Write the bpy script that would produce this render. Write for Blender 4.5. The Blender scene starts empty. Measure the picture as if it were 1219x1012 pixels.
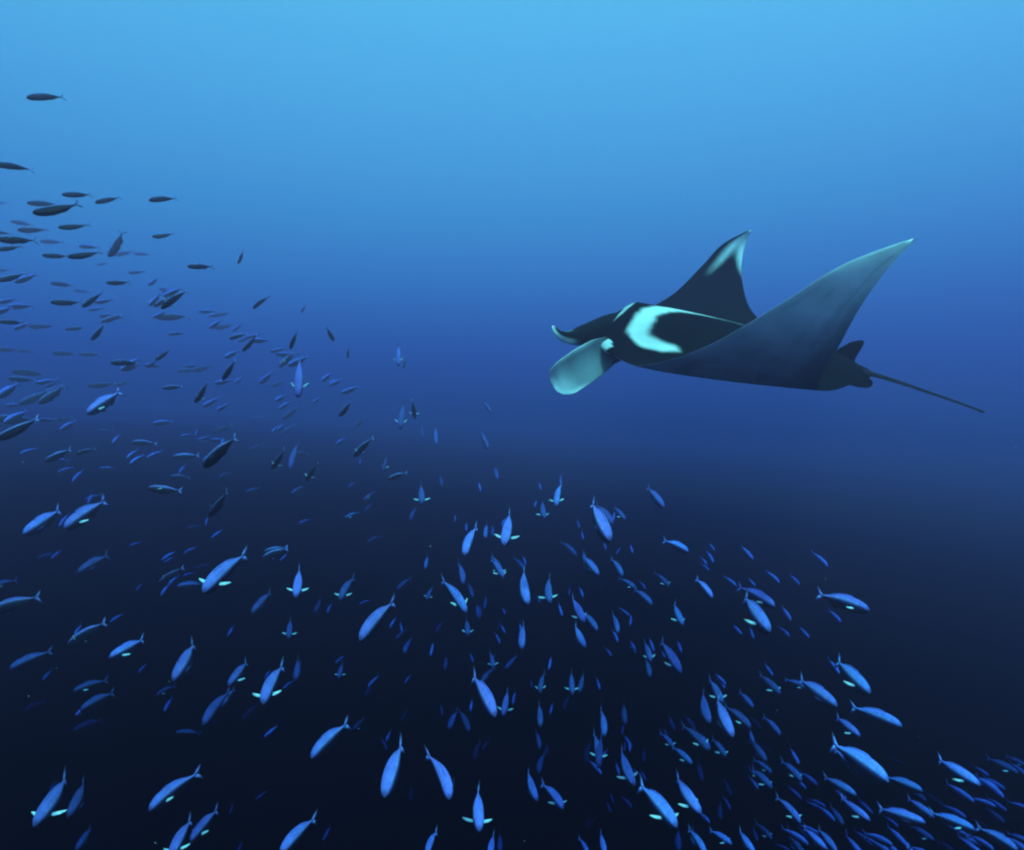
import bpy, bmesh, math, random
from mathutils import Vector, Matrix, Euler

# ------------------------------------------------------------------ camera
scene = bpy.context.scene
COL = scene.collection
PW, PH_, FPX = 1219.0, 1012.0, 794.0          # photograph size and focal length in its pixels
cam_data = bpy.data.cameras.new('camera')
cam_data.sensor_width = 36.0
cam_data.lens = 36.0 * FPX / PW
cam_data.clip_start = 0.05
cam_data.clip_end = 600
cam = bpy.data.objects.new('camera', cam_data)
COL.objects.link(cam)
cam.location = (0, 0, 0)
cam.rotation_euler = (math.radians(90), 0, 0)  # level, looking along +Y
scene.camera = cam

# ------------------------------------------------------------------ light
SUN_EL, SUN_AZ = math.radians(63.5), math.radians(162.0)   # azimuth from +Y towards +X
world = bpy.data.worlds.new('World')
scene.world = world
world.use_nodes = True
wn, wl = world.node_tree.nodes, world.node_tree.links
wn.clear()
sky = wn.new('ShaderNodeTexSky')
sky.sky_type = 'NISHITA'
sky.sun_disc = False
sky.sun_elevation = SUN_EL
sky.sun_rotation = SUN_AZ
tint = wn.new('ShaderNodeMix')
tint.data_type = 'RGBA'
tint.blend_type = 'MULTIPLY'
tint.inputs[0].default_value = 1.0
tint.inputs[7].default_value = (0.46, 1.30, 0.74, 1)      # daylight already filtered by the water above
bg = wn.new('ShaderNodeBackground')
bg.inputs['Strength'].default_value = 0.135
wo = wn.new('ShaderNodeOutputWorld')
wl.new(sky.outputs[0], tint.inputs[6])
# the sea surface lets steep light in and turns flat light back
geo_ = wn.new('ShaderNodeTexCoord')
sep = wn.new('ShaderNodeSeparateXYZ')
ent = wn.new('ShaderNodeMapRange')
ent.inputs[1].default_value, ent.inputs[2].default_value = 0.0, 1.0
ent.inputs[3].default_value, ent.inputs[4].default_value = 0.28, 1.78
t2 = wn.new('ShaderNodeMix')
t2.data_type, t2.blend_type = 'RGBA', 'MULTIPLY'
t2.inputs[0].default_value = 1.0
wl.new(geo_.outputs['Generated'], sep.inputs[0])
wl.new(sep.outputs[2], ent.inputs[0])
wl.new(tint.outputs[2], t2.inputs[6])
wl.new(ent.outputs[0], t2.inputs[7])
wl.new(t2.outputs[2], bg.inputs['Color'])
wl.new(bg.outputs[0], wo.inputs['Surface'])

sun_data = bpy.data.lights.new('sun', 'SUN')
sun_data.energy = 2.12
sun_data.angle = math.radians(3)
sun_data.color = (0.33, 1.0, 0.64)
sun = bpy.data.objects.new('sun', sun_data)
COL.objects.link(sun)
sd = Vector((math.cos(SUN_EL) * math.sin(SUN_AZ), math.cos(SUN_EL) * math.cos(SUN_AZ), math.sin(SUN_EL)))
sun.rotation_euler = (-sd).to_track_quat('-Z', 'Y').to_euler()
sun.location = sd * 30

vs = scene.view_settings
vs.view_transform = 'Standard'
vs.look = 'None'
vs.exposure = 1.65
vs.gamma = 1.0
vs.use_curve_mapping = False
cy = scene.cycles
cy.use_denoising = True
cy.denoiser = 'OPENIMAGEDENOISE'
cy.max_bounces = 4
cy.diffuse_bounces = 2
cy.volume_bounces = 0
cy.transparent_max_bounces = 12
cy.pixel_filter_type = 'BLACKMAN_HARRIS'
cy.filter_width = 2.3

# ------------------------------------------------------------------ the sea
def water_material(name, scatter, absorb, g):
    m = bpy.data.materials.new(name)
    m.use_nodes = True
    n, l = m.node_tree.nodes, m.node_tree.links
    n.clear()
    out = n.new('ShaderNodeOutputMaterial')
    s = n.new('ShaderNodeVolumeScatter')
    d = max(scatter)
    s.inputs['Color'].default_value = [c / d for c in scatter] + [1]
    s.inputs['Density'].default_value = d
    s.inputs['Anisotropy'].default_value = g
    a = n.new('ShaderNodeVolumeAbsorption')
    d = max(absorb)
    a.inputs['Color'].default_value = [1 - c / d for c in absorb] + [1]
    a.inputs['Density'].default_value = d
    add = n.new('ShaderNodeAddShader')
    l.new(s.outputs[0], add.inputs[0])
    l.new(a.outputs[0], add.inputs[1])
    l.new(add.outputs[0], out.inputs['Volume'])
    return m

def layer_tilt(x, y):
    """added tilt darkens the water on the left; small waves break up level bands"""
    return -1.5 * math.tanh(x / 16.0) + .08 * math.sin(.42 * x + .27 * y + 1.0) + .05 * math.sin(.75 * y - .5 * x)

def layer_object(name, z0, z1, wavy0, wavy1, mat):
    """closed slab of water between two uneven levels"""
    n = 48
    g = [R * math.copysign(abs(t) ** 2.6, t) for t in (2 * i / n - 1 for i in range(n + 1))]
    verts, faces = [], []
    for z, wavy in ((z0, wavy0), (z1, wavy1)):
        for x in g:
            for y in g:
                verts.append((x, y, z + (layer_tilt(x, y) if wavy else 0.0)))
    m = (n + 1) * (n + 1)
    idx = lambda i, j, k: k * m + i * (n + 1) + j
    for i in range(n):
        for j in range(n):
            faces.append((idx(i, j, 0), idx(i, j + 1, 0), idx(i + 1, j + 1, 0)))
            faces.append((idx(i, j, 0), idx(i + 1, j + 1, 0), idx(i + 1, j, 0)))
            faces.append((idx(i, j, 1), idx(i + 1, j + 1, 1), idx(i, j + 1, 1)))
            faces.append((idx(i, j, 1), idx(i + 1, j, 1), idx(i + 1, j + 1, 1)))
    for k in range(n):
        faces.append((idx(k, 0, 0), idx(k + 1, 0, 0), idx(k + 1, 0, 1), idx(k, 0, 1)))
        faces.append((idx(k + 1, n, 0), idx(k, n, 0), idx(k, n, 1), idx(k + 1, n, 1)))
        faces.append((idx(0, k + 1, 0), idx(0, k, 0), idx(0, k, 1), idx(0, k + 1, 1)))
        faces.append((idx(n, k, 0), idx(n, k + 1, 0), idx(n, k + 1, 1), idx(n, k, 1)))
    me = bpy.data.meshes.new(name)
    me.from_pydata(verts, [], faces)
    me.materials.append(mat)
    o = bpy.data.objects.new(name, me)
    COL.objects.link(o)
    return o

EXT = (0.1585, 0.0988, 0.063)                 # extinction per metre, red green blue
ALB = (0.497, 0.292, 0.94)                    # scattering share in the hazy sunlit layer
R = 130.0
# the plankton haze thins out downwards: bottom of the layer, share of haze, extinction
LAYERS = [('water', 0.80, 1.0, 1.0, 'hazy sunlit blue sea water above the manta ray'),
          ('water', -0.50, 0.86, 1.0, 'hazy blue sea water around the manta ray'),
          ('water', -1.10, 0.68, 1.0, 'blue sea water just under the manta ray'),
          ('water', -1.90, 0.24, 1.0, 'dimming blue sea water around the upper school'),
          ('deep_water', -3.00, 0.03, 1.15, 'dark blue water around the lower school'),
          ('deep_water', -5.00, 0.006, 1.5, 'clear dark blue water far under the school'),
          ('deep_water', -70.0, 0.003, 2.0, 'almost black deep sea water')]
z_top = 6.3
for nm, z0, share, mult, lab in LAYERS:
    green = 0.78 if share < 0.8 else 1.0          # fewer green-scattering plankton lower down
    sc = [e * a * share * mult * k for e, a, k in zip(EXT, ALB, (green, green, 1.0))]
    o = layer_object(nm, z0, z_top, z0 > -60, z_top < 6, water_material(nm, sc, [e * mult - s for e, s in zip(EXT, sc)], 0.516))
    o['kind'] = 'structure'
    o['label'] = lab
    o['category'] = 'water'
    z_top = z0 - 0.002

# ------------------------------------------------------------------ helpers
import numpy as np
from mathutils import noise as mnoise

def ray(px, py):
    """direction of the view ray through a point of the photograph, y component 1"""
    return Vector(((px - PW / 2) / FPX, 1.0, (PH_ / 2 - py) / FPX))

def at(px, py, depth):
    return ray(px, py) * depth

def skin_material(name, rough, spec, noise_scale, noise_amount, bump=0.0, translucent=0.0, individual=False):
    """albedo from the mesh's own colour marking, with fine mottling"""
    m = bpy.data.materials.new(name)
    m.use_nodes = True
    n, l = m.node_tree.nodes, m.node_tree.links
    b = n['Principled BSDF']
    at_ = n.new('ShaderNodeAttribute')
    at_.attribute_name = 'marking'
    tc = n.new('ShaderNodeTexCoord')
    no = n.new('ShaderNodeTexNoise')
    no.inputs['Scale'].default_value = noise_scale
    no.inputs['Detail'].default_value = 5
    l.new(tc.outputs['Object'], no.inputs['Vector'])
    mr = n.new('ShaderNodeMapRange')
    mr.inputs[1].default_value, mr.inputs[2].default_value = 0.3, 0.7
    mr.inputs[3].default_value, mr.inputs[4].default_value = 1 - noise_amount, 1 + noise_amount
    l.new(no.outputs[0], mr.inputs[0])
    mx = n.new('ShaderNodeMix')
    mx.data_type, mx.blend_type = 'RGBA', 'MULTIPLY'
    mx.inputs[0].default_value = 1.0
    if individual:                                # each animal's own shade and painted-in dimness
        oi = n.new('ShaderNodeObjectInfo')
        m2 = n.new('ShaderNodeMix')
        m2.data_type, m2.blend_type = 'RGBA', 'MULTIPLY'
        m2.inputs[0].default_value = 1.0
        l.new(at_.outputs['Color'], m2.inputs[6])
        l.new(oi.outputs['Color'], m2.inputs[7])
        l.new(m2.outputs[2], mx.inputs[6])
    else:
        l.new(at_.outputs['Color'], mx.inputs[6])
    l.new(mr.outputs[0], mx.inputs[7])
    l.new(mx.outputs[2], b.inputs['Base Color'])
    b.inputs['Roughness'].default_value = rough
    b.inputs['Specular IOR Level'].default_value = spec
    if bump:
        bp = n.new('ShaderNodeBump')
        bp.inputs['Strength'].default_value = bump
        bp.inputs['Distance'].default_value = 0.01
        l.new(no.outputs[0], bp.inputs['Height'])
        l.new(bp.outputs[0], b.inputs['Normal'])
    if translucent:
        t = n.new('ShaderNodeBsdfTranslucent')
        l.new(mx.outputs[2], t.inputs['Color'])
        ms = n.new('ShaderNodeMixShader')
        ms.inputs[0].default_value = translucent
        l.new(b.outputs[0], ms.inputs[1])
        l.new(t.outputs[0], ms.inputs[2])
        l.new(ms.outputs[0], n['Material Output'].inputs['Surface'])
    return m

def mesh_from(name, verts, faces, colours, mat, smooth=True):
    me = bpy.data.meshes.new(name)
    me.from_pydata([tuple(v) for v in verts], [], faces)
    ca = me.color_attributes.new('marking', 'FLOAT_COLOR', 'POINT')
    flat = []
    for c in colours:
        flat += [c[0], c[1], c[2], 1.0]
    ca.data.foreach_set('color', flat)
    me.materials.append(mat)
    bm = bmesh.new()
    bm.from_mesh(me)
    bmesh.ops.recalc_face_normals(bm, faces=bm.faces)
    bm.to_mesh(me)
    bm.free()
    if smooth:
        me.polygons.foreach_set('use_smooth', [True] * len(me.polygons))
    me.update()
    return me

def link(name, data, parent=None):
    o = bpy.data.objects.new(name, data)
    COL.objects.link(o)
    o.parent = parent
    return o

# ------------------------------------------------------------------ the manta
MP = [2.983, -0.154, -0.396, 859.839, 415.515, 4.165, 1.751, 0.411, 1.151, -0.124, 1.672, 0.70, 1.588, -0.266]
LE_Y = [0, .2, .3, .42, .6, .9, 1.2, 1.5, 1.7, 1.8]
LE_X = [.719, .738, .74, .662, .567, .409, .144, -.175, -.443, -.657]
TE_Y = [0, .12, .25, .45, .7, 1.0, 1.3, 1.55, 1.7, 1.8]
TE_X = [-.816, -.81, -.76, -.62, -.45, -.375, -.405, -.488, -.585, -.675]
def smooth_interp(x, xs, ys):
    # Catmull-Rom through unevenly spaced knots
    xs = np.array(xs, float); ys = np.array(ys, float)
    d = np.gradient(ys, xs); d[0] = 0
    i = np.clip(np.searchsorted(xs, x) - 1, 0, len(xs) - 2)
    h = xs[i + 1] - xs[i]; t = np.clip((x - xs[i]) / h, 0, 1)
    return ((2*t**3 - 3*t**2 + 1)*ys[i] + (t**3 - 2*t**2 + t)*h*d[i] + (-2*t**3 + 3*t**2)*ys[i+1] + (t**3 - t**2)*h*d[i+1])
_yy = np.linspace(0, 1.8, 361)
def wing_bend(ay, phi, y0, pw):
    a = phi * np.clip((_yy - y0) / (1.8 - y0), 0, 1) ** pw
    c, s = np.cos(a), np.sin(a)
    l = np.concatenate([[0], np.cumsum((c[1:] + c[:-1]) / 2 * np.diff(_yy))])
    z = np.concatenate([[0], np.cumsum((s[1:] + s[:-1]) / 2 * np.diff(_yy))])
    return np.interp(ay, _yy, l), np.interp(ay, _yy, z), np.interp(ay, _yy, a)
def manta_point(y, u, top):
    y = np.asarray(y, float); u = np.asarray(u, float); ay = np.abs(y); sd = np.where(y >= 0, 1.0, -1.0)
    le, te = smooth_interp(ay, LE_Y, LE_X), smooth_interp(ay, TE_Y, TE_X)
    x0 = le + (te - le) * u
    pl, pr = MP[6:10], MP[10:14]
    ll, zl, al = wing_bend(ay, *pl[:3]); lr, zr, ar = wing_bend(ay, *pr[:3])
    pos = y >= 0
    l, z, a = np.where(pos, ll, lr), np.where(pos, zl, zr), np.where(pos, al, ar)
    k = np.where(pos, pl[3], pr[3])
    x = x0 - k * np.clip(ay - .5, 0, 9) ** 2
    head = np.exp(-(ay / .33) ** 4)
    fw = np.clip(u, 0, 1) ** .55 * (1 - u) * 1.75
    fw = np.where(fw > 1, 1, fw)
    fh = np.minimum(1, (u / .10) ** .5) * (1 - u) ** .75
    if top:
        fh = np.minimum(1, (u / .10) ** .5) * (1 - u ** 1.8) ** .9
    f = fw * (1 - head) + fh * head
    if top: T = .178 * np.exp(-(ay / .40) ** 2) + .040 * (1 - ay / 1.8) ** .8 + .003
    else:   T = .115 * np.exp(-(ay / .42) ** 2) + .030 * (1 - ay / 1.8) ** .8 + .003
    t = T * f * (1 if top else -1)
    return np.stack([x, sd * l - sd * np.sin(a) * t, z + np.cos(a) * t], -1), x0

MSKIN = skin_material('manta_skin', 0.65, 0.012, 6.0, 0.18, bump=0.25)

def seg_dist(px, py, line):
    best = 9.0
    for (ax, ay, ar), (bx, by, br) in zip(line[:-1], line[1:]):
        dx, dy = bx - ax, by - ay
        t = max(0.0, min(1.0, ((px - ax) * dx + (py - ay) * dy) / (dx * dx + dy * dy + 1e-9)))
        r = ar + (br - ar) * t
        best = min(best, math.hypot(px - ax - dx * t, py - ay - dy * t) - r)
    return best                                   # signed: below 0 inside the stroke

def sstep(a, b, x):
    t = max(0.0, min(1.0, (x - a) / (b - a)))
    return t * t * (3 - 2 * t)

def mix(a, b, t):
    return [a[i] + (b[i] - a[i]) * t for i in range(3)]

CH = 1.5                                          # chord length that turns u into metres
NEAR_HOOK = [(.53*CH, -.10, .012), (.45*CH, -.10, .028), (.37*CH, -.09, .038), (.29*CH, -.06, .044), (.21*CH, .01, .048), (.165*CH, .11, .048), (.145*CH, .20, .050), (.14*CH, .28, .052), (.155*CH, .345, .050), (.21*CH, .375, .044), (.27*CH, .385, .026)]
FAR_HOOK = [(.06*CH, -.70, .012), (.12*CH, -.72, .03), (.20*CH, -.74, .03), (.29*CH, -.75, .012)]
FACE = [(.03*CH, -.36, .026), (.07*CH, -.27, .036), (.088*CH, -.16, .038), (.070*CH, -.05, .030), (.035*CH, .04, .024)]
BLACK, WHITE = (.0028, .003, .0035), (.60, .62, .60)
GREY, PALE, MARGIN = (.76, .80, .80), (.86, .88, .88), (.20, .21, .22)
EDGE_GLINTS = [(1.31, .014), (1.43, .009), (1.47, .013), (1.50, .008), (1.525, .014), (1.56, .012)]  # light catching the near wing's front edge, painted as white spots

def manta_colour(y, u, top):
    # wavering edges, so that no marking looks cut out
    q = Vector((u * CH * 9, y * 9, 3.0 if top else 8.0))
    n1, n2 = mnoise.noise(q), mnoise.noise(q * 2.7)
    y0_, u0_ = y, u
    y = y + .016 * n1 + .008 * n2
    u = max(0.0, u + .010 * n2 + .008 * mnoise.noise(q + Vector((7, 1, 4)))) if u > .02 else u
    ay = abs(y)
    tip = sstep(1.46, 1.64, ay + .10 * math.sin(u * 7))
    if top:
        c = BLACK
        d = min(seg_dist(u * CH, y, NEAR_HOOK), seg_dist(u * CH, y, FAR_HOOK))
        c = mix(WHITE, c, sstep(-.020, .030, d))
        c = mix(mix(WHITE, BLACK, .2), c, sstep(-.008, .014, seg_dist(u * CH, y, FACE)))
        c = mix(c, PALE, tip * sstep(.12, .5, u))
    else:
        c = mix(GREY, PALE, sstep(.85, 1.75, ay) * .75)
        c = mix(c, (.62, .66, .68), (1 - sstep(0, .35, u)) * .5)
        c = mix(c, MARGIN, sstep(.72, .98, u) * .75 * (1 - sstep(1.4, 1.7, ay)))
        c = mix(c, MARGIN, .6 * (1 - sstep(.25, .75, ay)) * sstep(.2, .7, u))
        c = mix(BLACK, c, sstep(.05, .17, u) if ay < .40 else 1 - (1 - sstep(.05, .17, u)) * (1 - sstep(.40, .55, ay)))
    if not top:                                   # smudges and scratches on the pale underside
        bl = mnoise.noise(Vector((u * 7, y * 5, 1.5))) + .5 * mnoise.noise(Vector((u * 19, y * 15, 4.5)))
        c = mix(c, mix(c, MARGIN, .3), sstep(.05, .7, bl))
        if ay > .9 and y > 0:  # lit front edge of the raised wing, painted pale
            c = mix(WHITE, c, .35 + .65 * sstep(.0, .05, u))
    if u < .02:
        if ay > 1.54 and y > 0:  # lit edge towards the wing tip, painted white
            c = mix(c, WHITE, sstep(1.54, 1.62, ay))
        for sy, sr in EDGE_GLINTS:
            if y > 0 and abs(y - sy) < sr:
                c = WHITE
    if math.hypot(u * CH - .02, y - .335) < .034:
        c = WHITE
    return c

def build_manta():
    NV, NU = 240, 110
    vy = [1.8 * math.copysign(abs(t) ** 1.15, t) for t in (2 * i / NV - 1 for i in range(NV + 1))]
    uu = [(0.5 - 0.5 * math.cos(math.pi * j / NU)) ** 1.15 for j in range(NU + 1)]
    Y, U = np.meshgrid(vy, uu, indexing='ij')
    top, _ = manta_point(Y, U, True)
    bot, _ = manta_point(Y, U, False)
    verts, cols, it, ib, faces = [], [], {}, {}, []
    for i in range(NV + 1):
        for j in range(NU + 1):
            it[i, j] = len(verts)
            verts.append(top[i, j])
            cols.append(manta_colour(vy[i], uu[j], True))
    for i in range(NV + 1):
        for j in range(NU + 1):
            if i in (0, NV) or j in (0, NU):
                ib[i, j] = it[i, j]
            else:
                ib[i, j] = len(verts)
                verts.append(bot[i, j])
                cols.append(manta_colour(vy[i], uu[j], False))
    for i in range(NV):
        for j in range(NU):
            faces.append((it[i, j], it[i + 1, j], it[i + 1, j + 1], it[i, j + 1]))
            faces.append((ib[i, j], ib[i, j + 1], ib[i + 1, j + 1], ib[i + 1, j]))
    return mesh_from('manta_body', verts, faces, cols, MSKIN)

manta_pos = at(MP[3], MP[4], MP[5])
manta = bpy.data.objects.new('manta_ray', None)
COL.objects.link(manta)
manta.matrix_world = Matrix.Translation(manta_pos) @ (Matrix.Rotation(MP[0], 4, 'Z') @ Matrix.Rotation(MP[1], 4, 'Y') @ Matrix.Rotation(MP[2], 4, 'X'))
manta['label'] = 'large black and white manta ray gliding with both wings raised'
manta['category'] = 'manta ray'
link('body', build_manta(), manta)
M_INV = manta.matrix_world.inverted()

def paddle(name, spine, hw, normal_bow, thick, colour, parent=manta, n=26, k=12):
    """a fleshy fin: spine of world points, half width along it, slightly cupped, closed and thick"""
    pts = [Vector(p) for p in spine]
    def sp(t):
        f = t * (len(pts) - 1)
        i = min(int(f), len(pts) - 2)
        a = f - i
        p0, p1, p2, p3 = pts[max(i - 1, 0)], pts[i], pts[i + 1], pts[min(i + 2, len(pts) - 1)]
        return 0.5 * ((2 * p1) + (p2 - p0) * a + (2 * p0 - 5 * p1 + 4 * p2 - p3) * a * a + (3 * p1 - p0 - 3 * p2 + p3) * a ** 3)
    verts, cols, faces = [], [], []
    side_of = normal_bow['side']
    for i in range(n + 1):
        t = i / n
        p = sp(t)
        tan = (sp(min(1, t + .01)) - sp(max(0, t - .01))).normalized()
        side = side_of(t)
        side = (side - tan * side.dot(tan)).normalized()
        nor = tan.cross(side).normalized()
        w = float(np.interp(t, [q[0] for q in hw], [q[1] for q in hw]))
        for j in range(2 * k):
            th = 2 * math.pi * j / (2 * k)
            c, s = math.cos(th), math.sin(th)
            off = normal_bow['bow'] * w * (c * c - .5)
            q = p + side * (w * c) + nor * (thick * min(1.0, w / .03) * s + off)
            verts.append(M_INV @ q)
            cols.append(colour(t, c, s))
    m = 2 * k
    for i in range(n):
        for j in range(m):
            a, b = i * m + j, i * m + (j + 1) % m
            faces.append((a, b, b + m, a + m))
    faces.append(tuple(range(m - 1, -1, -1)))
    faces.append(tuple(n * m + j for j in range(m)))
    return link(name, mesh_from(name, verts, faces, cols, MSKIN), parent)

# unfurled head fin on the near side: a broad pale paddle with a white rim
def near_fin_colour(t, c, s):
    base = mix((.10, .11, .12), (.20, .22, .25), sstep(0, .3, t))
    base = mix(base, (.70, .74, .76), sstep(.55, .95, t))
    base = mix(base, WHITE, sstep(.78, .92, c) * sstep(.15, .35, t))
    return mix(base, PALE, sstep(.8, .97, -c) * sstep(.45, .7, t))
d0 = 4.02
paddle('cephalic_fin', [at(733, 414, d0 + .02), at(712, 424, d0 - .03), at(690, 438, d0 - .09), at(672, 450, d0 - .12), at(657, 458.5, d0 - .11)],
       [(0, .07), (.25, .105), (.5, .112), (.75, .108), (.88, .085), (.96, .05), (1, .008)],
       {'side': lambda t: Vector((-.55, -.25, .80)), 'bow': -.30}, .008, near_fin_colour)
# rolled head fin on the far side: dark, its tip curling up with a white lip
def far_fin_colour(t, c, s):
    base = mix(BLACK, (.012, .013, .014), .4)
    base = mix(base, WHITE, sstep(.55, .68, t) * sstep(.55, .85, abs(c)))
    return mix(base, WHITE, sstep(.93, .99, t))
d1 = 4.30
paddle('cephalic_fin', [at(752, 378, d1), at(728, 385, d1 - .05), at(703, 395, d1 - .12), at(682, 401, d1 - .18), at(666, 398.5, d1 - .22), at(657.5, 388, d1 - .23)],
       [(0, .07), (.2, .085), (.45, .075), (.62, .05), (.8, .03), (.92, .018), (1, .005)],
       {'side': lambda t: Vector((-.25, .45, .85)), 'bow': .55}, .02, far_fin_colour)

# lower lip that shows under the head
paddle('jaw', [at(742, 424, 4.06), at(729, 431, 4.05), at(721, 438, 4.04), at(716, 443.5, 4.03)],
       [(0, .04), (.4, .032), (.75, .020), (1, .008)], {'side': lambda t: Vector((.3, .8, .5)), 'bow': 0}, .014, lambda t, c, s: BLACK)

# eye on the near side of the head
bm = bmesh.new()
bmesh.ops.create_uvsphere(bm, u_segments=16, v_segments=10, radius=.020)
me = bpy.data.meshes.new('eye')
bm.to_mesh(me)
bm.free()
ca = me.color_attributes.new('marking', 'FLOAT_COLOR', 'POINT')
ca.data.foreach_set('color', [.02, .02, .025, 1] * len(me.vertices))
me.materials.append(MSKIN)
eye = link('eye', me, manta)
eye.location = M_INV @ at(737, 417, 4.03)

# dorsal fin, pelvic fins and whip tail
dark = lambda t, c, s: BLACK
dt = 4.27
paddle('dorsal_fin', [at(1000, 432, dt), at(1008, 423, dt), at(1017, 414, dt), at(1028, 406, dt + .02)],
       [(0, .085), (.35, .068), (.7, .042), (.92, .016), (1, .004)], {'side': lambda t: Vector((1, .1, -.05)), 'bow': 0}, .012, dark)
paddle('pelvic_fin', [at(992, 442, dt - .06), at(1010, 448, dt - .05), at(1028, 454, dt - .04), at(1038, 456, dt - .03)],
       [(0, .075), (.4, .065), (.75, .045), (1, .015)], {'side': lambda t: Vector((.1, .45, .9)), 'bow': .1}, .016, dark)
paddle('pelvic_fin', [at(1000, 436, dt + .08), at(1015, 440, dt + .08), at(1030, 444, dt + .08), at(1038, 446, dt + .08)],
       [(0, .06), (.4, .055), (.75, .035), (1, .012)], {'side': lambda t: Vector((.1, .45, .9)), 'bow': .1}, .014, dark)
paddle('tail', [at(1005, 437, dt + .02), at(1037, 445, dt + .03), at(1070, 455, dt + .08), at(1105, 467, dt + .13), at(1140, 479, dt + .19), at(1172, 491, dt + .24)],
       [(0, .045), (.12, .024), (.25, .016), (.5, .012), (.93, .0085), (.965, .012), (1, .004)], {'side': lambda t: Vector((0, .3, 1)), 'bow': 0}, .011,
       lambda t, c, s: (.03, .02, .025), n=60, k=5)

# real size: a young manta, about two and a half metres across
MANTA_SIZE = 0.68
manta.matrix_world = Matrix.Translation(manta_pos * MANTA_SIZE) @ manta.matrix_world.to_3x3().to_4x4() @ Matrix.Diagonal((MANTA_SIZE, MANTA_SIZE, MANTA_SIZE, 1))

# ------------------------------------------------------------------ the fusilier school
FSKIN = skin_material('fusilier_skin', 0.5, 0.05, 16.0, 0.20, individual=True)
FFIN = skin_material('fusilier_fin', 0.5, 0.05, 60.0, 0.35, translucent=0.3)

BACK, FLANK, BELLY = (.22, .22, .72), (.006, .008, .022), (.008, .010, .018)  # near-black flank and belly: shade under top light put into the skin colour
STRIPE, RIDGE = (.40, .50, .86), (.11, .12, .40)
FIN_DARK, FIN_PALE = (.010, .012, .02), (.84, .90, .92)
PROFILE_X = [.50, .485, .455, .40, .32, .22, .10, -.03, -.15, -.25, -.32, -.37, -.40]
PROFILE_H = [.006, .034, .066, .099, .124, .140, .144, .132, .104, .068, .042, .028, .024]
PROFILE_W = [.004, .022, .042, .061, .074, .080, .081, .073, .055, .034, .020, .013, .009]

def bent(x, bend):
    """sideways shift of the body axis: a swimming stroke that grows towards the tail"""
    t = .5 - x
    return bend * t * t

def fish_body(name, bend):
    verts, cols, faces = [], [], []
    K = 22
    xs = []
    for a, b in zip(PROFILE_X[:-1], PROFILE_X[1:]):
        xs += [a, (a + b) / 2]
    xs.append(PROFILE_X[-1])
    rx = PROFILE_X[::-1]
    for x in xs:
        h = float(smooth_interp(np.array(x), rx, PROFILE_H[::-1]))
        w = float(smooth_interp(np.array(x), rx, PROFILE_W[::-1]))
        for j in range(K):
            th = 2 * math.pi * j / K
            s, c = math.sin(th), math.cos(th)
            z = h * (s if s > 0 else s * .95)
            y = w * math.copysign(abs(c) ** .8, c)
            verts.append((x, y + bent(x, bend), z))
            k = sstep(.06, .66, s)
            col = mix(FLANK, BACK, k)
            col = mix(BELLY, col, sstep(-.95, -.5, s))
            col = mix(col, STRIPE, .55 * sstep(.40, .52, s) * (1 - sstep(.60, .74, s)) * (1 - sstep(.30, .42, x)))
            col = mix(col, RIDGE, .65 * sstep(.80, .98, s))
            if x > .43:
                col = mix(col, FLANK, sstep(.43, .5, x) * .6)
            cols.append(col)
    n = len(xs)
    for i in range(n - 1):
        for j in range(K):
            a, b = i * K + j, i * K + (j + 1) % K
            faces.append((a, b, b + K, a + K))
    faces.append(tuple(range(K)))
    faces.append(tuple((n - 1) * K + K - 1 - j for j in range(K)))

    def blade(outline, thick, colour):
        """thin closed fin in the body's mid plane; outline is a list of (x, z)"""
        b0 = len(verts)
        m = len(outline)
        for sgn in (1, -1):
            for (x, z) in outline:
                verts.append((x, bent(x, bend) + sgn * thick, z))
                cols.append(colour(x, z))
        faces.append(tuple(b0 + i for i in range(m)))
        faces.append(tuple(b0 + m + m - 1 - i for i in range(m)))
        for i in range(m):
            j = (i + 1) % m
            faces.append((b0 + i, b0 + m + i, b0 + m + j, b0 + j))
    tailc = lambda x, z: mix(mix(BACK, FIN_PALE, .12), FIN_DARK, sstep(.06, .14, abs(z)))
    blade([(-.375, .024), (-.415, .062), (-.465, .128), (-.50, .165), (-.497, .128), (-.468, .058), (-.440, 0.0), (-.40, -.004)], .006, tailc)
    blade([(-.375, -.024), (-.40, .004), (-.440, 0.0), (-.468, -.058), (-.497, -.128), (-.50, -.165), (-.465, -.128), (-.415, -.062)], .0058, tailc)
    finc = lambda x, z: mix(FLANK, BACK, .8) if z > 0 else FLANK
    blade([(.20, .142), (.14, .168), (.05, .166), (-.08, .146), (-.20, .102), (-.27, .062), (-.20, .074), (0.0, .13)], .003, finc)
    blade([(-.05, -.13), (-.10, -.168), (-.18, -.128), (-.26, -.076), (-.20, -.07), (-.10, -.12)], .003, finc)
    blade([(.20, -.135), (.12, -.19), (.09, -.185), (.10, -.14)], .004, finc)
    return mesh_from(name, verts, faces, cols, FSKIN)

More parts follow.
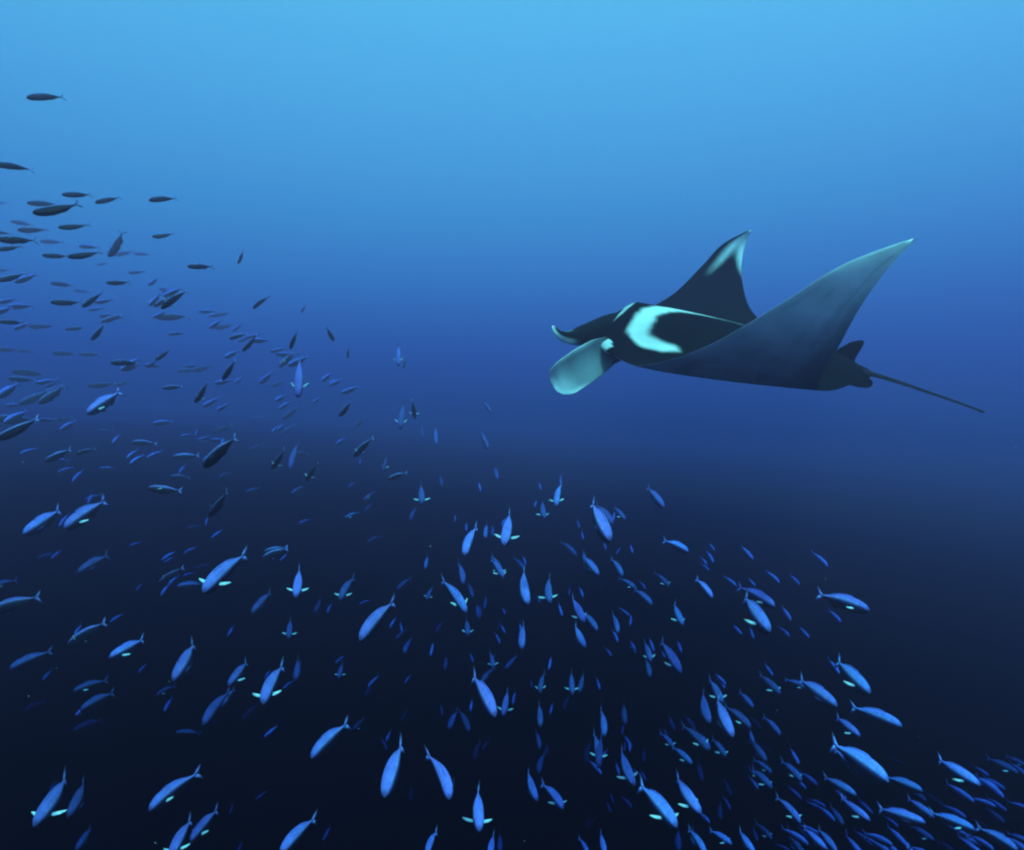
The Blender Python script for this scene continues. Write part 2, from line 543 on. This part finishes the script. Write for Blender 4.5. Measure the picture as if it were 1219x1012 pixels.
def pectoral(name, sgn, spread):
    """side fin: narrow leaf that stands out from the body and sweeps back"""
    verts, cols, faces = [], [], []
    out = Vector((-.60 + .30 * spread, sgn * (.45 + .55 * spread), -.12)).normalized()
    up = Vector((.78, 0, -.60))
    up = (up - out * up.dot(out)).normalized()
    nor = out.cross(up)
    N, K = 7, 8
    for i in range(N + 1):
        t = i / N
        w = .021 * (math.sin(math.pi * min(1, .22 + .78 * t)) ** .7 if t < 1 else 0) + .002
        p = out * (.17 * t) - up * (.03 * t * t)
        for j in range(K):
            th = 2 * math.pi * j / K
            q = p + up * (w * math.cos(th)) + nor * (.004 * math.sin(th))
            verts.append((.245 + q.x, sgn * .062 + q.y, -.026 + q.z))
            cols.append(mix(mix(BACK, FIN_PALE, .5), FIN_PALE, sstep(0, .4, t)) if spread > 0 else mix(FLANK, BACK, .25))
    for i in range(N):
        for j in range(K):
            a, b = i * K + j, i * K + (j + 1) % K
            faces.append((a, b, b + K, a + K))
    faces.append(tuple(range(K)))
    faces.append(tuple(N * K + K - 1 - j for j in range(K)))
    return mesh_from(name, verts, faces, cols, FFIN)

def eye_mesh(sgn):
    bm = bmesh.new()
    bmesh.ops.create_uvsphere(bm, u_segments=8, v_segments=6, radius=.019)
    me = bpy.data.meshes.new('eye')
    bm.to_mesh(me)
    bm.free()
    for v in me.vertices:
        v.co = (v.co.x + .415, v.co.y * .5 + sgn * .047, v.co.z + .020)
    ca = me.color_attributes.new('marking', 'FLOAT_COLOR', 'POINT')
    ca.data.foreach_set('color', [.02, .02, .03, 1] * len(me.vertices))
    me.materials.append(FSKIN)
    me.polygons.foreach_set('use_smooth', [True] * len(me.polygons))
    return me

BENDS = [-.32, -.16, -.05, .05, .16, .32]
BODIES = [fish_body('fusilier_body', b) for b in BENDS]
PECS = {(s, k): pectoral('pectoral_fin', s, sp) for s in (1, -1) for k, sp in enumerate((-.6, .25, .7, 1.0))}
EYES = {s: eye_mesh(s) for s in (1, -1)}

# every fish, read off the photograph tile by tile:
# centre x, y and length in tile units, heading in the picture (0 right, 90 up, 180 left, 270 down),
# look: b bright back, d dark and near, m dim, f faint and far; optional c/C curved body
TILES = {
    'A': ((0, 60, 3.1625), """170,170,132,188,d 50,432,130,178,d 290,542,105,182,d 405,562,95,195,d 612,555,105,192,d 160,575,105,180,m
        215,605,168,185,d 280,668,110,178,d 85,650,80,170,f 125,678,105,178,m 65,712,130,180,d 10,685,60,180,d 35,748,90,182,d
        210,772,92,180,d 320,775,118,182,d 385,805,40,185,m 195,720,80,180,f 440,735,115,232,m 465,765,75,190,f 535,765,60,185,f
        615,700,82,182,d 910,780,62,235,d 755,810,97,185,d 445,875,85,180,d 235,880,80,175,m 310,905,60,180,f 45,858,102,190,d
        10,830,50,180,m 250,950,106,178,d 350,940,100,215,d 655,935,130,218,d 610,950,72,205,d 980,945,85,225,d 650,1002,120,185,f
        425,1000,92,180,f 835,995,72,180,f 0,575,50,180,f"""),
    'B': ((0, 340, 3.1625), """45,135,82,182,d 375,178,88,222,d 420,125,82,200,m 285,162,72,185,m 160,155,92,180,f 25,240,82,180,f
        95,245,62,180,f 245,255,86,180,f 340,258,80,180,f 470,287,102,186,d 615,262,72,215,d 575,295,52,215,d 705,318,72,190,f
        760,315,80,190,f 895,188,70,205,d 945,220,92,220,d 865,318,104,235,d 765,405,104,230,d 650,382,76,188,d 845,155,80,190,f
        820,110,62,190,f 110,325,112,180,f 85,352,92,178,m 195,415,112,215,m 385,378,100,180,f 395,440,158,217,b 460,370,60,200,f
        60,500,140,182,f 75,545,172,205,d 240,505,70,180,f 220,640,108,208,d 320,622,74,205,d 545,590,96,182,m 700,645,96,180,m
        680,720,78,180,m 620,772,122,170,d 825,625,178,228,d 840,540,80,200,f 850,712,62,210,f 830,825,132,228,d 965,610,62,200,f
        170,890,175,216,b 320,860,182,222,b 350,800,62,200,f 395,548,62,180,f 730,910,60,190,f 750,580,52,180,f 695,525,42,190,f
        130,425,112,205,f 955,770,60,200,f 770,590,60,180,f"""),
    'C': ((300, 340, 3.1625), """197,88,42,225,d 293,183,66,300,d 362,255,46,260,d 155,205,82,250,d 130,280,82,225,m 180,345,170,263,b
        95,372,56,200,f 355,465,84,225,d 405,520,52,220,m 145,480,82,220,f 415,605,108,233,d 105,655,104,230,d 150,640,120,265,f
        188,632,62,180,m 225,700,92,240,d 170,770,54,220,m 550,262,92,270,m 575,295,42,250,d 562,490,112,265,m 610,465,84,275,d
        690,565,82,275,m 640,550,52,270,f 885,455,62,300,m 875,580,84,290,m 920,705,60,280,f 505,670,72,250,m 545,715,82,205,d
        640,785,92,268,m 715,735,52,270,f 440,795,52,220,m 375,865,62,205,m 440,835,52,230,f 605,860,62,250,f 810,960,132,262,b
        965,915,152,255,b 880,930,62,265,m 200,890,62,200,f 460,955,62,210,f 90,995,92,190,d 140,540,62,215,f 380,750,50,220,f
        20,615,60,200,f 20,500,50,190,f"""),
    'D': ((0, 640, 2.7211), """715,110,182,236,bc 550,120,92,225,d 890,50,92,205,d 968,145,112,262,b 850,210,102,230,m 620,155,92,185,m
        310,85,122,213,m 40,215,152,205,d 10,150,82,200,m 280,310,132,220,d 420,360,134,208,b 95,395,122,213,m 610,400,160,240,b
        535,495,62,215,m 290,480,102,205,m 315,530,112,215,m 290,610,102,200,f 780,440,114,230,m 870,475,142,262,b 690,550,132,250,f
        735,520,82,245,m 610,632,82,180,m 810,565,72,230,f 965,425,82,265,f 940,295,74,265,m 545,820,158,234,bC 185,850,192,240,b
        262,845,134,248,m 280,975,92,240,m 582,975,134,255,b 660,930,124,238,b 955,960,146,238,b 110,545,60,210,f 150,60,60,200,f
        660,95,60,190,f 270,110,60,205,f"""),
    'E': ((340, 640, 2.7211), """285,265,172,240,bc 190,165,92,255,m 110,220,62,240,f 555,185,146,298,b 575,115,82,270,m 455,80,52,265,m
        465,180,54,250,m 590,290,64,270,m 495,290,44,250,f 765,320,92,270,m 765,160,134,290,b 690,90,84,285,m 845,170,102,285,m
        945,235,104,300,b 990,270,84,300,m 945,320,98,305,b 970,85,94,305,m 920,35,72,310,f 135,655,156,232,b 345,750,188,258,b
        525,765,166,276,bC 620,880,144,278,b 645,510,168,297,b 650,445,74,240,m 672,395,64,270,m 735,405,72,220,f 715,535,94,255,m
        825,470,74,270,m 825,575,84,268,m 822,655,64,270,m 822,730,74,265,f 905,535,54,260,f 925,470,84,275,m 960,470,72,250,m
        790,805,110,300,b 872,835,106,302,b 615,690,64,265,f 585,590,84,285,f 540,590,72,250,f 240,605,62,220,m 385,575,54,240,f
        275,490,64,235,f 410,825,62,260,f 375,800,42,250,f 465,990,84,262,b 665,1000,84,265,b 695,990,64,265,m 990,925,54,230,f
        970,1000,64,290,b 1015,680,104,265,m 975,700,62,265,f 180,430,62,255,m 40,430,72,250,f 520,405,54,260,f 630,240,54,265,f
        650,210,54,250,f 600,170,60,285,f 380,150,60,230,f 390,350,60,260,f 370,315,50,235,f"""),
    'G': ((560, 540, 3.3733), """345,165,110,270,b 515,270,206,298,b 545,245,110,300,m 285,225,92,290,m 595,240,84,315,m 740,175,124,310,m
        830,370,110,330,b 60,310,72,270,m 595,455,92,290,m 635,520,84,320,m 695,575,104,315,m 475,450,124,315,m 405,390,74,310,f
        775,505,84,305,m 940,540,108,305,b 825,645,114,300,m 590,680,94,270,m 800,815,168,302,b 715,795,94,280,m 715,860,84,275,m
        110,460,104,300,m 30,630,60,270,f 115,690,50,250,f 90,310,60,265,f 200,440,70,300,f"""),
    'H': ((680, 640, 2.7214), """585,245,172,310,b 605,190,130,325,b 482,580,156,298,b 425,550,116,290,b 470,495,94,290,m 545,580,104,310,m
        410,645,114,305,m 385,600,64,300,f 320,600,64,300,f 315,655,64,300,m 360,705,88,315,m 170,745,136,300,b 282,865,182,308,b
        365,835,156,312,bc 110,600,94,260,m 90,690,114,265,m 170,570,74,275,f 235,705,54,270,f 480,680,74,300,m 415,755,74,280,f
        645,475,94,310,m 565,525,74,310,m 655,610,74,300,m 600,690,94,310,m 620,740,74,320,m 615,780,94,315,m 720,755,84,300,m
        505,810,64,290,f 478,885,64,275,f 710,880,104,300,b 750,955,54,300,m 485,970,84,325,b 560,985,94,310,b 415,985,94,290,b
        390,965,64,280,m 345,980,74,270,f 715,980,94,305,m 625,950,74,310,m 60,920,54,230,f 100,990,74,285,b 600,600,50,300,f
        50,690,60,265,f"""),
    'I': ((900, 680, 3.047), """320,112,182,338,b 335,380,188,315,b 210,440,186,325,b 150,408,84,330,m 435,525,184,335,b 325,565,118,322,b
        375,690,228,320,b 330,690,134,315,b 300,780,134,330,b 350,865,134,325,b 290,885,84,300,m 535,770,134,335,b 580,810,84,320,m
        590,860,114,325,b 720,730,176,328,b 520,890,176,345,b 600,950,94,325,m 710,905,154,335,b 760,970,114,325,m 890,705,114,330,m
        945,690,74,325,m 825,685,54,325,f 860,885,84,320,m 810,915,64,320,m 880,970,134,320,b 950,970,84,340,b 640,825,74,315,f
        395,850,64,300,m 205,970,114,320,b 255,975,104,305,b 535,990,84,310,b 690,1000,64,320,m 510,690,64,330,f 965,820,44,330,f
        30,640,60,320,f"""),
}
rng = random.Random(7)
FISH = []
for key, ((tx, ty, ts), rows) in TILES.items():
    for row in rows.split():
        a = row.split(',')
        FISH.append((tx + float(a[0]) / ts, ty + float(a[1]) / ts, float(a[2]) / ts, float(a[3]), a[4][0], a[4][1:], key))

ORD = 'highest,second highest,third highest,fourth highest,fifth highest,sixth highest'.split(',')
LOW = 'deepest,second deepest,third deepest,fourth deepest,fifth deepest,sixth deepest'.split(',')

def kind_of(px, py, ln, ang, look, curve, fins, hue):
    """the look that sets one set of fish apart from the others"""
    if py < 130 and px < 120:
        return 'lone dark fusilier swimming high above the rest of the school'
    right, down, level = 290 <= ang <= 360, 245 <= ang < 290, ang < 200
    fin = 'side fins spread' if fins > 0 else 'side fins folded'
    blue = 'violet-blue' if hue > .3 else 'sky-blue' if hue < -.3 else 'blue'
    if curve:
        return 'bright fusilier with its body bent in a bow'
    if look == 'b':
        if right and py < 760:
            return f'bright {blue} fusilier heading out under the manta ray, {fin}'
        if right:
            return f'bright {blue} fusilier in the crowded deep end, {fin}'
        return f'bright {blue} fusilier swimming head on, {fin}' if down else f'bright {blue} fusilier nosing down on the thin side, {fin}'
    if look == 'd':
        return f'dark fusilier silhouette swimming level in the upper school, {fin}' if level else f'dark fusilier silhouette nosing downward, {fin}'
    if look == 'm':
        if right:
            return f'dim {blue} fusilier behind brighter ones under the manta, {fin}'
        return f'dim {blue} fusilier swimming head on in mid school, {fin}' if down else f'dim {blue} fusilier behind the dark ones, {fin}'
    way = 'level' if level else 'downward' if ang < 245 else 'head on' if down else 'outward'
    return f'faint distant fusilier swimming {way} in hazy blue water' if py < 620 else f'faint distant fusilier swimming {way} in dark deep water'

def place_fish(i, px, py, ln, ang, look, curve, key):
    a = math.radians(ang)
    steep = abs(math.sin(a))
    if look == 'd' and ang > 200:
        phi = -math.radians(14 + 16 * steep + rng.uniform(-5, 5))      # swimming away and down: the shaded side shows
    elif look == 'd' or py < 560:
        phi = math.radians(6 + 26 * steep + rng.uniform(-5, 5))
    else:
        phi = math.radians(14 + 38 * steep + rng.uniform(-5, 5))
    size = {'b': .25, 'd': .20, 'm': .34, 'f': .47}[look] * rng.uniform(.92, 1.08)
    if px < 480 and py < 640 and look != 'b':
        size *= {'d': .78, 'm': .74, 'f': .86}[look]
    v = ray(px, py)
    vn = v.normalized()
    # picture axes square to this sight line
    rt = Vector((1, 0, 0))
    rt = (rt - vn * rt.dot(vn)).normalized()
    up = rt.cross(vn).normalized()
    head = (rt * math.cos(a) + up * math.sin(a)) * math.cos(phi) - vn * math.sin(phi)
    dist = FPX * size * (math.cos(phi) + .10 * abs(math.sin(phi))) / ln * v.length * 1.05
    pos = vn * dist
    zax = Vector((0, 0, 1))
    if (look == 'd' or py < 600) and look != 'b' and ang < 245:
        zax += Vector((vn.x, vn.y, 0)) * rng.uniform(.6, 1.0)      # banking away, the shaded flank and belly turned this way
    zax = (zax - head * zax.dot(head)).normalized()
    yax = zax.cross(head)
    rot = Matrix((head, yax, zax)).transposed().to_4x4() @ Matrix.Rotation(rng.uniform(-.16, .16), 4, 'X')
    if curve == 'c':
        bi = 4
    elif curve == 'C':
        bi = 5 if key == 'D' else 0
    else:
        bi = rng.choice([1, 2, 3, 4])
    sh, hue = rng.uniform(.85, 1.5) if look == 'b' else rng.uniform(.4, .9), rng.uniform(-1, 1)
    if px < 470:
        sh, hue = sh * .68, .45 + .55 * hue          # dimness on this side put into the fish colour, with a violet shift
    k = rng.choice([0, 0, 0, 1, 2, 3] if look == 'b' else [0, 0, 1, 2, 3]) if steep > .35 else rng.choice([0, 0, 0, 1])
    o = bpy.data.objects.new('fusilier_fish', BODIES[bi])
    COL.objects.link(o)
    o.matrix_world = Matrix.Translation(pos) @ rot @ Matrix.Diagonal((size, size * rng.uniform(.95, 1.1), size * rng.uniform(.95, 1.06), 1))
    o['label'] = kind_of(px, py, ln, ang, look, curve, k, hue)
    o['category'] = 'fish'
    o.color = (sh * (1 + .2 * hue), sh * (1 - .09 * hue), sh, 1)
    if look != 'f':
        for s in (1, -1):
            link('pectoral_fin', PECS[s, k], o)
        if ln > 30:
            for s in (1, -1):
                link('eye', EYES[s], o)
    return o

sets = {}
for i, f in enumerate(FISH):
    o = place_fish(i, *f)
    sets.setdefault(o['label'], []).append(o)
# within a set the fish at its top and bottom are told apart by their height in the water
for base, members in sets.items():
    if len(members) == 1:
        continue
    members.sort(key=lambda o: -o.matrix_world.translation.z)
    n = 0 if base.startswith('faint') else min(6, len(members) // 2)
    stem_ = base.split(',')[0]
    for k, o in enumerate(members):
        o['group'] = base
        if n and k < n:
            o['label'] = base + ', ' + ORD[k]
        elif n and k >= len(members) - n:
            o['label'] = base + ', ' + LOW[len(members) - 1 - k]
        elif n:
            o['label'] = base + ', in the middle ranks' if len(members) > 2 * n + 1 else base + ', midway between the others'

# ------------------------------------------------------------------ the far body of the school, beyond counting
def build_far_school():
    r = random.Random(21)
    verts, faces, cols = [], [], []
    ring_x = [.50, .42, .28, .08, -.12, -.28, -.38]
    ring_h = [float(smooth_interp(np.array(x), PROFILE_X[::-1], PROFILE_H[::-1])) for x in ring_x]
    ring_w = [float(smooth_interp(np.array(x), PROFILE_X[::-1], PROFILE_W[::-1])) for x in ring_x]
    K = 8
    # x range, y range, heading range, how many, distance range
    zones = [((-10, 420), (230, 560), (178, 225), 65, (8, 14)), ((60, 480), (480, 760), (195, 260), 30, (10, 17)),
             ((430, 760), (560, 900), (235, 300), 45, (9, 15)), ((700, 1000), (640, 1000), (285, 318), 55, (8, 14)),
             ((930, 1225), (880, 1015), (308, 338), 40, (7, 12)), ((0, 450), (760, 1012), (215, 262), 14, (9, 15))]
    for (xa, xb), (ya, yb), (aa, ab), count, (da, db) in zones:
        for _ in range(count):
            px, py = r.uniform(xa, xb), r.uniform(ya, yb)
            if xa > 900 and py < 1015 - (px - 930) * .30 - 60 * r.random():
                py = r.uniform(930, 1015)
            if xa < 0:
                py = max(py, 235 + .55 * px)
            a = math.radians(r.uniform(aa, ab))
            phi = math.radians(12 + 34 * abs(math.sin(a)) + r.uniform(-6, 6))
            size = r.uniform(.22, .30)
            vn = ray(px, py).normalized()
            rt = Vector((1, 0, 0))
            rt = (rt - vn * rt.dot(vn)).normalized()
            up = rt.cross(vn).normalized()
            head = (rt * math.cos(a) + up * math.sin(a)) * math.cos(phi) - vn * math.sin(phi)
            pos = vn * r.uniform(da, db)
            z = Vector((0, 0, 1))
            if ab < 230:
                z += Vector((vn.x, vn.y, 0)) * .5
            z = (z - head * z.dot(head)).normalized()
            y = z.cross(head)
            bend = r.uniform(-.2, .2)
            b0 = len(verts)
            for x, h, w in zip(ring_x, ring_h, ring_w):
                for j in range(K):
                    th = 2 * math.pi * j / K
                    s, c = math.sin(th), math.cos(th)
                    verts.append(pos + (head * x + y * (w * c + bent(x, bend)) + z * (h * s)) * size)
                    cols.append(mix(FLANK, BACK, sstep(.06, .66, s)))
            for i in range(len(ring_x) - 1):
                for j in range(K):
                    p_, q_ = b0 + i * K + j, b0 + i * K + (j + 1) % K
                    faces.append((p_, q_, q_ + K, p_ + K))
            faces.append(tuple(b0 + j for j in range(K)))
            t0 = len(verts)
            for sg in (.006, -.006):
                for x, zz in ((-.36, 0), (-.50, .15), (-.44, 0), (-.50, -.15)):
                    verts.append(pos + (head * x + y * (bent(x, bend) + sg) + z * zz) * size)
                    cols.append(mix(FLANK, BACK, .5))
            faces += [(t0, t0 + 1, t0 + 2, t0 + 3), (t0 + 7, t0 + 6, t0 + 5, t0 + 4)]
            for i in range(4):
                j = (i + 1) % 4
                faces.append((t0 + i, t0 + 4 + i, t0 + 4 + j, t0 + j))
    return mesh_from('far_school', verts, faces, cols, FSKIN)
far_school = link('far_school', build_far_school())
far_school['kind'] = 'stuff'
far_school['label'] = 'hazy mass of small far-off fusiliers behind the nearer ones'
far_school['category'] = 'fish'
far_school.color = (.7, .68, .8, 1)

# ------------------------------------------------------------------ drifting specks
def build_specks():
    r = random.Random(3)
    verts, faces, cols = [], [], []
    for _ in range(170):
        d = r.uniform(1.0, 9.0)
        x, y = r.uniform(-80, PW + 80), r.uniform(-60, PH_ + 60)
        p = at(x, y, d)
        s = r.uniform(.0008, .0022) * (d / 4) ** .5
        b = len(verts)
        for dx, dy, dz in ((1, 0, 0), (-1, 0, 0), (0, 1, 0), (0, -1, 0), (0, 0, 1), (0, 0, -1)):
            verts.append(p + Vector((dx, dy, dz)) * s * r.uniform(.6, 1.3))
            cols.append((.5, .55, .5))
        for q in ((0, 2, 4), (2, 1, 4), (1, 3, 4), (3, 0, 4), (2, 0, 5), (1, 2, 5), (3, 1, 5), (0, 3, 5)):
            faces.append(tuple(b + k for k in q))
    return mesh_from('drifting_plankton', verts, faces, cols, FSKIN, smooth=False)
specks = link('drifting_plankton', build_specks())
specks['kind'] = 'stuff'
specks['label'] = 'tiny pale specks of plankton drifting in the water'
specks['category'] = 'plankton'
